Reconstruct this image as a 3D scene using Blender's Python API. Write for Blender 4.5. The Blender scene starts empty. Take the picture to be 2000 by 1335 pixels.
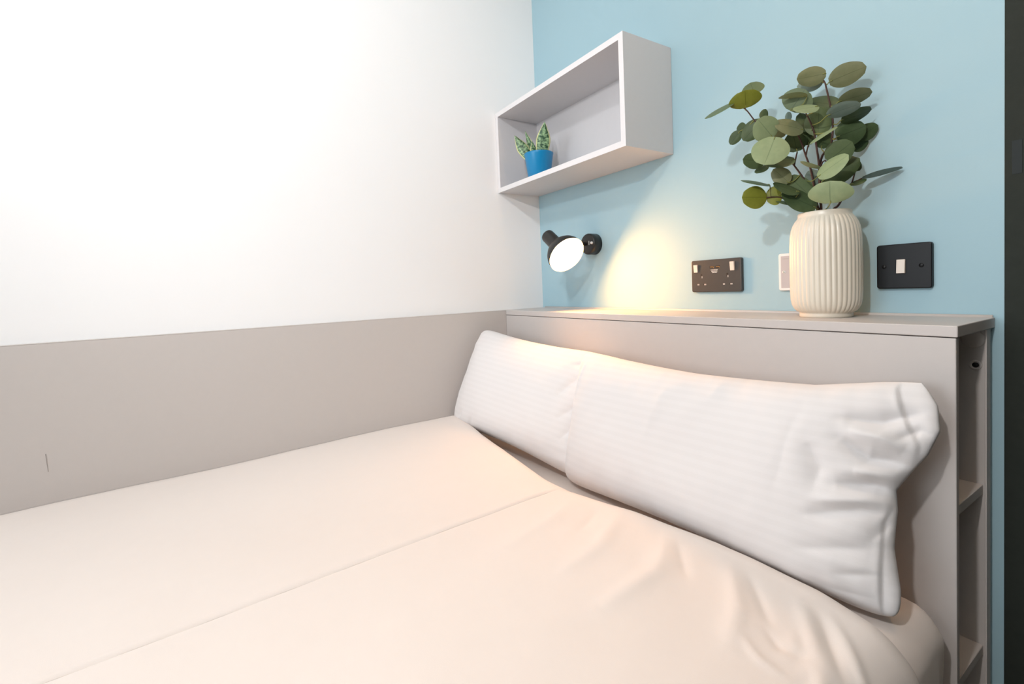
import bpy, bmesh, math, random
import numpy as np
from mathutils import Vector, Matrix, noise

random.seed(7)
sc = bpy.context.scene
col = sc.collection
PI = math.pi

# ------------------------------------------------------------------ camera, world, lights
# origin: inner corner where the white wall (x = 0) meets the blue wall (y = 0), at the height
# of the headboard's top; the floor lies 0.95 m below it
FLOOR, CEIL = -0.95, 1.45
fw = Vector((-0.84331769, 0.53591625, -0.04011291))
rt = Vector((0.53728401, 0.84240991, -0.04088322))
up = Vector((-0.01188153, 0.05602956, 0.99835841))
cam_d = bpy.data.cameras.new('camera')
cam_d.sensor_width = 36.0
cam_d.lens = 920.217 / 2000 * 36
cam_d.shift_y = -(667.5 - 598.3) / 2000
cam_d.clip_start = 0.02
cam = bpy.data.objects.new('camera', cam_d)
col.objects.link(cam)
cam.matrix_world = Matrix(((rt.x, up.x, -fw.x, 1.54458), (rt.y, up.y, -fw.y, -1.13147), (rt.z, up.z, -fw.z, 0.08479), (0, 0, 0, 1)))
sc.camera = cam

w = bpy.data.worlds.new('world')
sc.world = w
w.use_nodes = True
w.node_tree.nodes['Background'].inputs[0].default_value = (0.80, 0.88, 1.0, 1)
w.node_tree.nodes['Background'].inputs[1].default_value = 1.0

def light(name, kind, loc, power, color, **kw):
    d = bpy.data.lights.new(name, kind)
    d.energy = power
    d.color = color
    for k, v in kw.items():
        setattr(d, k, v)
    o = bpy.data.objects.new(name, d)
    o.location = loc
    col.objects.link(o)
    return o
# daylight through the window behind the viewer
wl = light('window_daylight', 'AREA', (0.90, -3.93, 0.52), 36, (0.84, 0.93, 1.0), shape='RECTANGLE', size=1.5, size_y=1.2)
wl.rotation_euler = (math.radians(90), 0, 0)
# pendant lamp hanging over the bed, beside the viewer
light('pendant_lamp_light', 'POINT', (1.41, -1.49, 0.783), 32, (1.0, 0.985, 0.975), shadow_soft_size=0.03)
# warm downlight over the entrance, right of the headboard
light('entrance_downlight', 'POINT', (1.50, -0.34, CEIL - 0.04), 7.0, (1.0, 0.66, 0.38), shadow_soft_size=0.04)
# added spot standing in for a flash bounced off the white wall
sp = light('added_bounce_flash_spot', 'SPOT', (1.45, -1.60, 1.30), 48, (0.93, 0.97, 1.0), shadow_soft_size=0.06, spot_size=math.radians(74), spot_blend=0.9)
sp.rotation_euler = (Vector((0.0, -0.74, 0.58)) - Vector((1.45, -1.60, 1.30))).to_track_quat('-Z', 'Y').to_euler()

sc.view_settings.view_transform = 'Standard'
sc.view_settings.look = 'None'
sc.view_settings.exposure = 0.0
sc.view_settings.gamma = 1.0
sc.view_settings.use_curve_mapping = False
sc.cycles.use_denoising = True
sc.cycles.max_bounces = 8
sc.cycles.diffuse_bounces = 6
sc.cycles.sample_clamp_indirect = 6.0
sc.cycles.caustics_reflective = False
sc.cycles.caustics_refractive = False

# ------------------------------------------------------------------ helpers
def lin(r, g, b):
    f = lambda c: ((c / 255 + 0.055) / 1.055) ** 2.4 if c > 10 else c / 255 / 12.92
    return (f(r), f(g), f(b), 1)

def mat(name, color, rough=0.5, noise_amt=0.0, noise_scale=40, bump=0.0, bump_scale=200, spec=0.5, sheen=0.0, metallic=0.0, sss=0.0):
    m = bpy.data.materials.new(name)
    m.use_nodes = True
    nt = m.node_tree
    b = nt.nodes['Principled BSDF']
    b.inputs['Base Color'].default_value = color
    b.inputs['Roughness'].default_value = rough
    b.inputs['Specular IOR Level'].default_value = spec
    b.inputs['Metallic'].default_value = metallic
    if sheen:
        b.inputs['Sheen Weight'].default_value = sheen
    if sss:
        b.inputs['Subsurface Weight'].default_value = sss
        b.inputs['Subsurface Scale'].default_value = 0.01
    tc = nt.nodes.new('ShaderNodeTexCoord')
    if noise_amt:
        n = nt.nodes.new('ShaderNodeTexNoise')
        n.inputs['Scale'].default_value = noise_scale
        n.inputs['Detail'].default_value = 4
        nt.links.new(tc.outputs['Object'], n.inputs['Vector'])
        mx = nt.nodes.new('ShaderNodeMix')
        mx.data_type = 'RGBA'
        mx.inputs['A'].default_value = tuple(c * (1 - noise_amt) for c in color[:3]) + (1,)
        mx.inputs['B'].default_value = tuple(min(1, c * (1 + noise_amt)) for c in color[:3]) + (1,)
        nt.links.new(n.outputs['Fac'], mx.inputs['Factor'])
        nt.links.new(mx.outputs['Result'], b.inputs['Base Color'])
    if bump:
        n2 = nt.nodes.new('ShaderNodeTexNoise')
        n2.inputs['Scale'].default_value = bump_scale
        n2.inputs['Detail'].default_value = 3
        nt.links.new(tc.outputs['Object'], n2.inputs['Vector'])
        bp = nt.nodes.new('ShaderNodeBump')
        bp.inputs['Strength'].default_value = bump
        bp.inputs['Distance'].default_value = 0.001
        nt.links.new(n2.outputs['Fac'], bp.inputs['Height'])
        nt.links.new(bp.outputs['Normal'], b.inputs['Normal'])
    return m

def emit(name, color, strength):
    m = bpy.data.materials.new(name)
    m.use_nodes = True
    b = m.node_tree.nodes['Principled BSDF']
    b.inputs['Base Color'].default_value = color
    b.inputs['Emission Color'].default_value = color
    b.inputs['Emission Strength'].default_value = strength
    return m

def link(name, me, m, parent=None, smooth=False):
    o = bpy.data.objects.new(name, me)
    col.objects.link(o)
    if m is not None and not me.materials:
        for k in (m if isinstance(m, (list, tuple)) else [m]):
            me.materials.append(k)
    if parent is not None:
        o.parent = parent
        o.matrix_parent_inverse = parent.matrix_basis.inverted()
    if smooth:
        for p in me.polygons:
            p.use_smooth = True
    return o

def from_bm(name, bm, m, parent=None, smooth=False):
    me = bpy.data.meshes.new(name)
    bmesh.ops.recalc_face_normals(bm, faces=bm.faces)
    bm.to_mesh(me)
    bm.free()
    return link(name, me, m, parent, smooth)

def add_box(bm, lo, hi, bevel=0.0, seg=2):
    r = bmesh.ops.create_cube(bm, size=1)
    c = [(a + b) / 2 for a, b in zip(lo, hi)]
    s = [b - a for a, b in zip(lo, hi)]
    for v in r['verts']:
        v.co = Vector((c[i] + v.co[i] * s[i] for i in range(3)))
    if bevel:
        es = list({e for v in r['verts'] for e in v.link_edges})
        bmesh.ops.bevel(bm, geom=es, offset=bevel, segments=seg, profile=0.5, affect='EDGES')

def box(name, lo, hi, m, parent=None, bevel=0.0, seg=2):
    bm = bmesh.new()
    add_box(bm, lo, hi, bevel, seg)
    return from_bm(name, bm, m, parent)

def frame_of(axis):
    a = Vector(axis).normalized()
    s = a.cross(Vector((0, 0, 1)))
    if s.length < 1e-4:
        s = Vector((1, 0, 0))
    s.normalize()
    return a, s, s.cross(a)

def lathe(name, profile, org, axis, m, parent=None, n=48, smooth=True, rib=None, cap=True):
    """profile: list of (distance along axis, radius); rib(t, ang) -> radius factor"""
    a, s, t = frame_of(axis)
    org = Vector(org)
    vs, fs = [], []
    for k, (d, r) in enumerate(profile):
        for i in range(n):
            th = 2 * PI * i / n
            rr = r * (rib(k, th) if rib else 1)
            vs.append(org + a * d + (s * math.cos(th) + t * math.sin(th)) * rr)
    for k in range(len(profile) - 1):
        for i in range(n):
            j = (i + 1) % n
            fs.append((k * n + i, k * n + j, (k + 1) * n + j, (k + 1) * n + i))
    if cap and profile[0][1] > 1e-6:
        fs.append(tuple(range(n - 1, -1, -1)))
    if cap and profile[-1][1] > 1e-6:
        fs.append(tuple(range((len(profile) - 1) * n, len(profile) * n)))
    me = bpy.data.meshes.new(name)
    me.from_pydata(vs, [], fs)
    bm = bmesh.new()
    bm.from_mesh(me)
    bmesh.ops.remove_doubles(bm, verts=bm.verts, dist=1e-6)
    bmesh.ops.recalc_face_normals(bm, faces=bm.faces)
    bm.to_mesh(me)
    bm.free()
    return link(name, me, m, parent, smooth)

def tube_geo(pts, r0, r1, n=8):
    pts = [Vector(p) for p in pts]
    vs, fs = [], []
    for k, p in enumerate(pts):
        d = (pts[min(k + 1, len(pts) - 1)] - pts[max(k - 1, 0)])
        a, s, t = frame_of(d)
        r = r0 + (r1 - r0) * k / max(1, len(pts) - 1)
        for i in range(n):
            th = 2 * PI * i / n
            vs.append(p + (s * math.cos(th) + t * math.sin(th)) * r)
    for k in range(len(pts) - 1):
        for i in range(n):
            j = (i + 1) % n
            fs.append((k * n + i, k * n + j, (k + 1) * n + j, (k + 1) * n + i))
    fs.append(tuple(range(n - 1, -1, -1)))
    fs.append(tuple(range((len(pts) - 1) * n, len(pts) * n)))
    return vs, fs

def smooth_path(pts, sub=4):
    P = [Vector(p) for p in pts]
    out = []
    for i in range(len(P) - 1):
        p0, p1, p2, p3 = P[max(i - 1, 0)], P[i], P[i + 1], P[min(i + 2, len(P) - 1)]
        for k in range(sub):
            t = k / sub
            out.append(0.5 * ((2 * p1) + (p2 - p0) * t + (2 * p0 - 5 * p1 + 4 * p2 - p3) * t * t + (3 * p1 - p0 - 3 * p2 + p3) * t ** 3))
    out.append(P[-1])
    return out

def tube(name, pts, r0, r1, m, parent=None, n=8, sub=4):
    vs, fs = tube_geo(smooth_path(pts, sub), r0, r1, n)
    me = bpy.data.meshes.new(name)
    me.from_pydata(vs, [], fs)
    return link(name, me, m, parent, True)

def thing(name, loc, label, cat, group=None):
    o = bpy.data.objects.new(name, None)
    o.empty_display_size = 0.05
    o.location = loc
    col.objects.link(o)
    return tag(o, label, cat, group)

def tag(o, label, cat, group=None):
    o['label'] = label
    o['category'] = cat
    if group:
        o['group'] = group
    return o

def structure(o, label=None):
    o['kind'] = 'structure'
    if label:
        o['label'] = label
    return o

def fbm(x, y, z=0.0, oct=3):
    s, a = 0.0, 1.0
    for _ in range(oct):
        s += a * noise.noise(Vector((x, y, z)))
        x, y, z, a = x * 2.03, y * 2.03, z * 2.03, a * 0.5
    return s

def poly_dist(X, Y, pts):
    """distance of every point to a polyline and the position along it (0..1)"""
    best = np.full(X.shape, 1e9)
    along = np.zeros(X.shape)
    n = len(pts) - 1
    for i in range(n):
        ax, ay = pts[i]
        bx, by = pts[i + 1]
        dx, dy = bx - ax, by - ay
        t = np.clip(((X - ax) * dx + (Y - ay) * dy) / (dx * dx + dy * dy + 1e-12), 0, 1)
        d = np.hypot(X - ax - t * dx, Y - ay - t * dy)
        k = d < best
        best = np.where(k, d, best)
        along = np.where(k, (i + t) / n, along)
    return best, along

def fold(X, Y, pts, width, depth, taper=True):
    d, t = poly_dist(X, Y, pts)
    g = np.exp(-(d / width) ** 1.4) * depth
    if taper:
        g = g * np.clip(np.sin(np.clip(t, 0.02, 0.98) * PI), 0, 1) ** 0.5
    return g

# eucalyptus: leaf base, leaf tip (mm), width, roll, kind; and stem paths (mm)
LEAVES=[
(1088.5,-74.5,466.6,1143.7,-60.1,475.8,37.3,11,5),
(1086.3,-81.6,482.7,1049.5,-114.2,479.8,32.2,11,5),
(1075.1,-70.7,472.4,1034,-82.8,477.1,26.7,28,2),
(1105.1,-76.5,421.5,1149.7,-50.9,428.2,32.2,38,5),
(1030.6,-107.8,424,1056.7,-104.3,456.4,51.5,-11,0),
(1062.4,-106.9,442.5,1025.8,-139.4,446.1,30.4,-72,1),
(1096.1,-47.1,420.6,1038.7,-57,447.3,39.7,44,3),
(1097.2,-104.1,393,1148.7,-97.6,398.2,32.3,45,2),
(1108.6,-74.5,385.2,1145.2,-42,398.2,31.4,49,3),
(1086.5,-116.1,412.7,1061,-153.8,407.9,28.4,59,1),
(1071.4,-84.4,365.5,1073.8,-83,420.2,41.6,11,0),
(1053.3,-77.4,380.4,1034.5,-76.7,421.5,28.0,31,3),
(970,-131.1,475.7,958.2,-126.3,503.7,38.7,11,0),
(959.4,-148.7,446.9,969.2,-166.2,475.4,54.8,11,4),
(936.4,-161.9,464,910,-211.7,431.5,40.0,76,0),
(981.5,-124.5,418.8,982.6,-112.4,441.8,16.1,20,3),
(982,-130,417.3,952.7,-146.8,382.3,33.1,11,3),
(952.5,-135.4,411.4,931.1,-136.1,408.5,23.0,11,3),
(941.6,-141.7,404.6,919.4,-142.9,382.9,20.4,11,3),
(1023.5,-163.8,364.9,1012.2,-193.4,398,42.8,11,1),
(1031.9,-170.5,362.1,1025.1,-197.5,308.5,58.5,11,1),
(1062.6,-124,373.4,1030.5,-165.6,389.2,34.0,44,5),
(1027.5,-126.9,388.5,1011.2,-136.3,374.6,24.3,11,5),
(1026.5,-110.2,404.2,1028.3,-109.1,422,11.1,16,2),
(1037.6,-98,341,1031.5,-101.5,379.7,36.1,11,3),
(1098,-69.1,356.3,1133.9,-36.9,371.6,43.5,-11,3),
(1118.9,-28.2,354.5,1144.6,-10,373.5,27.5,11,3),
(1110,-27.6,332.8,1128.4,-10,350.2,20.2,11,3),
(1093.2,-94.9,307.7,1131.7,-90.1,333.4,40.6,11,0),
(1094.9,-140.1,272.8,1143,-135.5,300.6,34.6,-41,1),
(1082,-95.6,270,1129.5,-56.7,306.4,40.0,-12,3),
(1130.7,-44.5,270.6,1182,-10,281.1,38.9,78,2),
(1116.2,-58.6,260,1138.4,-45.9,266.9,16.4,-57,3),
(1111.9,-130.3,220,1117.7,-144.2,257.9,63.1,-11,1),
(997.8,-144,251,970.1,-182.9,253.4,40.5,11,4),
(1019.6,-125.6,254.6,995.4,-139.6,251.7,33.7,11,4),
(1034.9,-128.4,275.1,1012.6,-141.2,304.9,29.3,11,5),
(1055.2,-128.3,251.9,1022.2,-158.8,273.2,30.8,60,3),
(1001,-136.3,276.4,966.3,-179.4,288.9,35.1,80,0),
(1062.8,-100.8,244.5,1032.4,-118.3,287.7,34.5,20,0),
(1075.5,-105.1,218.8,1031.8,-141.7,257.3,40.0,37,3),
(1057.5,-75,258.6,1051.9,-66.7,302.5,29.6,11,2),
(993.5,-140.7,325.9,964.9,-168.6,335,29.3,11,3),
(994.8,-128.4,317.2,972.8,-141,309,16.6,44,3),
(1049.2,-131.7,318.1,1008.1,-166.9,315.8,33.6,54,0),
(1083,-100.7,294.6,1058.8,-126.2,311.5,24.2,-73,1),
(1112.1,-107.1,366.1,1087,-144.6,337.6,33.1,80,1),
(1067.4,-63.6,343.5,1072.8,-48.9,379.9,24.6,13,3),
(1031.7,-118.7,232.3,1010.8,-130.7,241.9,16.1,69,0),
(1051.8,-84.1,219.6,1028.3,-91.9,250.2,25.8,11,3),
(1049.1,-74.1,354.1,1041.4,-67,386.7,22.0,11,3),
(1113.7,-48.5,308.8,1122.3,-32,289.7,17.4,11,3),
]
STEMS=[
[ (1071.5,-84.3,207),(1070.7,-84.8,217),(1063.7,-88.8,245.2),(1051.6,-101.5,281.3),(1039.3,-114.4,310.1),(1026.9,-127.3,336.6),(1029.6,-166.1,362.9) ],
[ (1073.3,-83.3,206.8),(1074.3,-82.7,219),(1072,-84,307.9),(1069.3,-85.6,337.8),(1067.3,-92.5,374.1),(1059.8,-102.6,406.6),(1051.8,-107.2,428) ],
[ (1075.1,-82.2,206.6),(1074.3,-82.7,219),(1068.8,-74.3,289.9),(1073.2,-71.8,326.2),(1085.9,-64.5,343.3),(1091.1,-67.3,392.4),(1088.2,-74.7,430.7),(1084,-77.1,458.2),(1082,-78.3,468.3),(1077.1,-81.1,478.1) ],
[ (1069.7,-85.4,207.3),(1063.1,-77.6,241.1),(1058.5,-86,296.1),(1052.7,-95.1,328.7),(1044.8,-99.7,362.5),(1042,-112.8,378.8) ],
[ (1088.6,-74.5,204.9),(1097.4,-63.7,222.4),(1106.4,-58.5,241.9),(1116.1,-52.9,260.9),(1121.2,-46.5,288) ],
[ (1063.3,-89,208.1),(1047.1,-104.1,219.8),(1031.8,-116.4,234.1),(1017.6,-126.8,248.5),(997.8,-144,251) ],
[ (1026.9,-127.3,336.6),(1001.1,-124.8,371.5),(983.3,-129.2,401.6),(970.6,-136.5,419.9),(958.4,-149.3,445.1),(936.4,-161.9,464) ],
[ (1068.2,-74.7,290),(1080.7,-79,313.7),(1108.6,-63,277.3) ],
[ (1039.3,-114.4,310.1),(1039.8,-102.5,338.6) ],
[ (1052.7,-95.1,328.7),(1052.4,-83.8,351.2) ],
[ (1116.1,-52.9,260.9),(1130.7,-44.5,270.6) ],
]

# ------------------------------------------------------------------ materials
M_white = mat('white_wall_paint', (0.86, 0.85, 0.85, 1), 0.75, 0.01, 6, 0.06, 350, spec=0.2)
M_blue = mat('blue_wall_paint', (0.355, 0.52, 0.585, 1), 0.6, 0.012, 5, 0.10, 300, spec=0.3)
M_ceil = mat('ceiling_paint', (0.85, 0.85, 0.84, 1), 0.8, 0.01, 6, spec=0.2)
M_floor = mat('grey_vinyl_floor', (0.30, 0.27, 0.24, 1), 0.5, 0.12, 9)
M_dark = mat('dark_door_paint', (0.027, 0.031, 0.026, 1), 0.75, 0.12, 60, 0.1, 400, spec=0.15)
M_plate = mat('dark_metal_plate', (0.030, 0.036, 0.037, 1), 0.7, spec=0.15)
M_edge = mat('pale_edge_banding', (0.62, 0.57, 0.54, 1), 0.45, 0.02, 60)
M_wedge = mat('pale_shelf_edge', (0.74, 0.71, 0.71, 1), 0.45, 0.02, 60)
M_soft = mat('white_cotton', (0.78, 0.70, 0.65, 1), 0.85, 0.012, 30, 0.12, 900, spec=0.15, sheen=0.15)
M_black = mat('black_lamp_metal', (0.012, 0.011, 0.010, 1), 0.38, 0.1, 80)
M_inner = mat('lamp_reflector_white', (0.85, 0.80, 0.68, 1), 0.5)
M_mark = mat('white_print', (0.75, 0.75, 0.73, 1), 0.5)
M_plast = mat('anthracite_plastic', (0.046, 0.043, 0.040, 1), 0.36, 0.06, 120)
M_black2 = mat('black_plastic', (0.006, 0.006, 0.007, 1), 0.42, 0.06, 120, spec=0.3)
M_rock = mat('cream_rocker_plastic', (0.78, 0.68, 0.60, 1), 0.3)
M_hole = mat('socket_hole', (0.004, 0.004, 0.004, 1), 0.6)
M_pin = mat('shutter_grey', (0.42, 0.40, 0.38, 1), 0.4)
M_usb = mat('usb_contact_brass', (0.35, 0.20, 0.07, 1), 0.35, metallic=0.6)
M_wplast = mat('white_plastic', (0.80, 0.79, 0.77, 1), 0.35)
M_gplast = mat('grey_insert_plastic', (0.50, 0.46, 0.46, 1), 0.4)
M_cer = mat('cream_glazed_ceramic', (0.73, 0.66, 0.55, 1), 0.32, 0.05, 18, spec=0.5)
M_soil = mat('dark_soil', (0.03, 0.022, 0.014, 1), 0.95, 0.4, 300, 1.0, 500)
M_pot = mat('blue_pot_enamel', (0.004, 0.21, 0.44, 1), 0.3)
M_twig = mat('red_brown_twig', (0.055, 0.020, 0.013, 1), 0.6, 0.4, 300, 0.6, 500)

def laminate(name, color):
    m = mat(name, color, 0.42, 0.015, 60, 0.08, 500, spec=0.4)
    return m
M_lam = laminate('grey_laminate', (0.55, 0.505, 0.480, 1))
M_shelf = laminate('pale_grey_laminate', (0.60, 0.585, 0.595, 1))

def leaf_mat(name, c1, c2):
    m = bpy.data.materials.new(name)
    m.use_nodes = True
    nt = m.node_tree
    b = nt.nodes['Principled BSDF']
    b.inputs['Roughness'].default_value = 0.5
    b.inputs['Specular IOR Level'].default_value = 0.35
    tc = nt.nodes.new('ShaderNodeTexCoord')
    n = nt.nodes.new('ShaderNodeTexNoise')
    n.inputs['Scale'].default_value = 90
    n.inputs['Detail'].default_value = 5
    nt.links.new(tc.outputs['Object'], n.inputs['Vector'])
    mx = nt.nodes.new('ShaderNodeMix')
    mx.data_type = 'RGBA'
    mx.inputs['A'].default_value = c1
    mx.inputs['B'].default_value = c2
    nt.links.new(n.outputs['Fac'], mx.inputs['Factor'])
    # vein along the leaf: UV v = across
    uv = nt.nodes.new('ShaderNodeSeparateXYZ')
    nt.links.new(tc.outputs['UV'], uv.inputs[0])
    sub = nt.nodes.new('ShaderNodeMath'); sub.operation = 'SUBTRACT'; sub.inputs[1].default_value = 0.5
    nt.links.new(uv.outputs['Y'], sub.inputs[0])
    ab = nt.nodes.new('ShaderNodeMath'); ab.operation = 'ABSOLUTE'
    nt.links.new(sub.outputs[0], ab.inputs[0])
    lt = nt.nodes.new('ShaderNodeMath'); lt.operation = 'LESS_THAN'; lt.inputs[1].default_value = 0.012
    nt.links.new(ab.outputs[0], lt.inputs[0])
    mv = nt.nodes.new('ShaderNodeMix')
    mv.data_type = 'RGBA'
    mv.inputs['B'].default_value = tuple(c * 0.8 for c in c1[:3]) + (1,)
    nt.links.new(lt.outputs[0], mv.inputs['Factor'])
    nt.links.new(mx.outputs['Result'], mv.inputs['A'])
    nt.links.new(mv.outputs['Result'], b.inputs['Base Color'])
    b.inputs['Transmission Weight'].default_value = 0.0
    return m
LEAFM = [leaf_mat('leaf_dull_green', (0.085, 0.125, 0.055, 1), (0.13, 0.17, 0.075, 1)),
         leaf_mat('leaf_pale_green', (0.20, 0.26, 0.13, 1), (0.29, 0.34, 0.18, 1)),
         leaf_mat('leaf_blue_grey', (0.13, 0.18, 0.15, 1), (0.19, 0.25, 0.21, 1)),
         leaf_mat('leaf_dark_green', (0.040, 0.065, 0.022, 1), (0.075, 0.11, 0.045, 1)),
         leaf_mat('leaf_yellow_green', (0.15, 0.165, 0.015, 1), (0.24, 0.25, 0.035, 1)),
         leaf_mat('leaf_olive', (0.15, 0.165, 0.075, 1), (0.23, 0.23, 0.12, 1))]
M_pet = mat('petiole_green', (0.20, 0.21, 0.05, 1), 0.5)

def striped_cotton():
    m = mat('satin_stripe_cotton', (0.80, 0.765, 0.755, 1), 0.75, spec=0.2, sheen=0.15)
    nt = m.node_tree
    b = nt.nodes['Principled BSDF']
    tc = nt.nodes.new('ShaderNodeTexCoord')
    sp = nt.nodes.new('ShaderNodeSeparateXYZ')
    nt.links.new(tc.outputs['UV'], sp.inputs[0])
    mu = nt.nodes.new('ShaderNodeMath'); mu.operation = 'MULTIPLY'; mu.inputs[1].default_value = 2 * PI * 21
    nt.links.new(sp.outputs['Y'], mu.inputs[0])
    sn = nt.nodes.new('ShaderNodeMath'); sn.operation = 'SINE'
    nt.links.new(mu.outputs[0], sn.inputs[0])
    rp = nt.nodes.new('ShaderNodeMapRange')
    rp.inputs['From Min'].default_value = -0.35
    rp.inputs['From Max'].default_value = 0.35
    nt.links.new(sn.outputs[0], rp.inputs['Value'])
    mx = nt.nodes.new('ShaderNodeMix')
    mx.data_type = 'RGBA'
    mx.inputs['A'].default_value = (0.728, 0.693, 0.682, 1)
    mx.inputs['B'].default_value = (0.742, 0.707, 0.697, 1)
    nt.links.new(rp.outputs['Result'], mx.inputs['Factor'])
    nt.links.new(mx.outputs['Result'], b.inputs['Base Color'])
    r2 = nt.nodes.new('ShaderNodeMapRange')
    r2.inputs['To Min'].default_value = 0.78
    r2.inputs['To Max'].default_value = 0.72
    nt.links.new(rp.outputs['Result'], r2.inputs['Value'])
    nt.links.new(r2.outputs['Result'], b.inputs['Roughness'])
    n2 = nt.nodes.new('ShaderNodeTexNoise'); n2.inputs['Scale'].default_value = 900
    nt.links.new(tc.outputs['Object'], n2.inputs['Vector'])
    bp = nt.nodes.new('ShaderNodeBump'); bp.inputs['Strength'].default_value = 0.1; bp.inputs['Distance'].default_value = 0.001
    nt.links.new(n2.outputs['Fac'], bp.inputs['Height'])
    nt.links.new(bp.outputs['Normal'], b.inputs['Normal'])
    return m
M_stripe = striped_cotton()

# ------------------------------------------------------------------ the room
W = 1.3194            # right end of the blue wall, where the door frame starts
DW = 2.20             # far side of the doorway
XR, YN = 2.36, -3.95  # right-hand and near walls
structure(box('floor', (-0.1, YN - 0.1, FLOOR - 0.1), (XR + 0.1, 0.14, FLOOR), M_floor), 'grey vinyl floor of the bedroom')
ceil_o = structure(box('ceiling', (-0.1, YN - 0.1, CEIL), (XR + 0.1, 0.14, CEIL + 0.1), M_ceil), 'plain white ceiling')
structure(box('wall_left', (-0.1, YN, FLOOR), (0, 0.14, CEIL), M_white), 'smooth white wall along the side of the bed')
bm = bmesh.new()
add_box(bm, (0, 0, FLOOR), (W, 0.14, CEIL))
add_box(bm, (W, 0, 1.08), (DW, 0.14, CEIL))
add_box(bm, (DW, 0, FLOOR), (XR, 0.14, CEIL))
structure(from_bm('wall_back', bm, M_blue), 'pale blue painted wall behind the headboard')
bm = bmesh.new()
add_box(bm, (-0.1, YN - 0.1, FLOOR), (XR + 0.1, YN, -0.10))
add_box(bm, (-0.1, YN - 0.1, 1.14), (XR + 0.1, YN, CEIL))
add_box(bm, (-0.1, YN - 0.1, -0.10), (0.13, YN, 1.14))
add_box(bm, (1.67, YN - 0.1, -0.10), (XR + 0.1, YN, 1.14))
structure(from_bm('wall_front', bm, M_white), 'white wall with the window')
structure(box('wall_right', (XR, YN, FLOOR), (XR + 0.1, 0.14, CEIL), M_dark), 'dark grey painted wall on the right')
# window with frame and panes
win = structure(thing('window_1', (0.90, YN - 0.05, -0.10), 'white framed window in the near wall', 'window'))
del win['category']
fb = bmesh.new()
for x0, x1, z0, z1 in ((0.13, 0.18, -0.10, 1.14), (1.62, 1.67, -0.10, 1.14), (0.18, 1.62, -0.10, -0.05), (0.18, 1.62, 1.09, 1.14), (0.875, 0.925, -0.05, 1.09)):
    add_box(fb, (x0, YN - 0.08, z0), (x1, YN - 0.03, z1), 0.004)
from_bm('window_frame', fb, M_wplast, win)
M_glass = bpy.data.materials.new('window_glass')
M_glass.use_nodes = True
gb = M_glass.node_tree.nodes['Principled BSDF']
gb.inputs['Transmission Weight'].default_value = 1.0
gb.inputs['Roughness'].default_value = 0.0
for x0, x1 in ((0.18, 0.875), (0.925, 1.62)):
    box('pane', (x0, YN - 0.058, -0.05), (x1, YN - 0.052, 1.09), M_glass, win)
# ceiling rose and cord of the pendant lamp
lathe('lamp_base', [(0, 0.06), (0.02, 0.06), (0.03, 0.05), (0.03, 0.0)], (1.41, -1.49, CEIL), (0, 0, -1), M_wplast, ceil_o, 40)
lathe('downlight_ring', [(0, 0.045), (0.006, 0.05), (0.006, 0.04), (0, 0.038)], (1.50, -0.34, CEIL), (0, 0, -1), M_wplast, ceil_o, 24, cap=False)
lathe('added_spot_can', [(0, 0.03), (0.08, 0.045)], (1.45, -1.60, CEIL), (0, 0, -1), M_wplast, ceil_o, 24, cap=False)  # unseen housing made up for the added bounce-flash spot
tube('lamp_cord', [(1.41, -1.49, CEIL - 0.02), (1.41, -1.49, 0.90)], 0.003, 0.003, M_wplast, ceil_o, 8)
lathe('lamp_holder', [(0, 0.012), (0.05, 0.02), (0.05, 0)], (1.41, -1.49, 0.90), (0, 0, -1), M_wplast, ceil_o, 24)
# door: dark frame, leaf and a small latch plate
door = structure(thing('door_1', (W, 0.0, FLOOR), 'dark grey door frame at the right end of the blue wall', 'door'))
del door['category']
box('frame_post', (W, -0.002, FLOOR), (W + 0.05, 0.14, 1.05), M_dark, door, 0.002)
box('frame_post', (DW - 0.05, -0.002, FLOOR), (DW, 0.14, 1.05), M_dark, door, 0.002)
box('frame_head', (W, -0.002, 1.05), (DW, 0.14, 1.08), M_dark, door, 0.002)
box('door_leaf', (W + 0.053, 0.06, FLOOR + 0.005), (DW - 0.053, 0.10, 1.047), M_dark, door, 0.002)
box('latch_plate', (W + 0.009, -0.0026, 0.238), (W + 0.021, -0.001, 0.293), M_plate, door, 0.0003, 1)

# ------------------------------------------------------------------ grey panel along the white wall
TP = 0.0198
pan = thing('side_panel', (0, -1.2, FLOOR), 'long low grey laminate panel on the white wall beside the bed', 'panel')
box('panel_board', (0.0008, -2.6, FLOOR), (TP, -0.001, -0.0012), M_lam, pan, 0.0008, 1)
box('top_edging', (0.0008, -2.6, -0.0012), (TP + 0.0004, -0.001, 0.0), M_edge, pan)
M_scr = mat('scratch_grey', (0.30, 0.265, 0.245, 1), 0.6)
bm = bmesh.new()
vs = [bm.verts.new((TP + 0.0004, y, z)) for y, z in ((-1.4830, -0.262), (-1.4815, -0.262), (-1.4795, -0.305), (-1.4806, -0.305))]
bm.faces.new(vs)
from_bm('scratch', bm, M_scr, pan)

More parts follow.
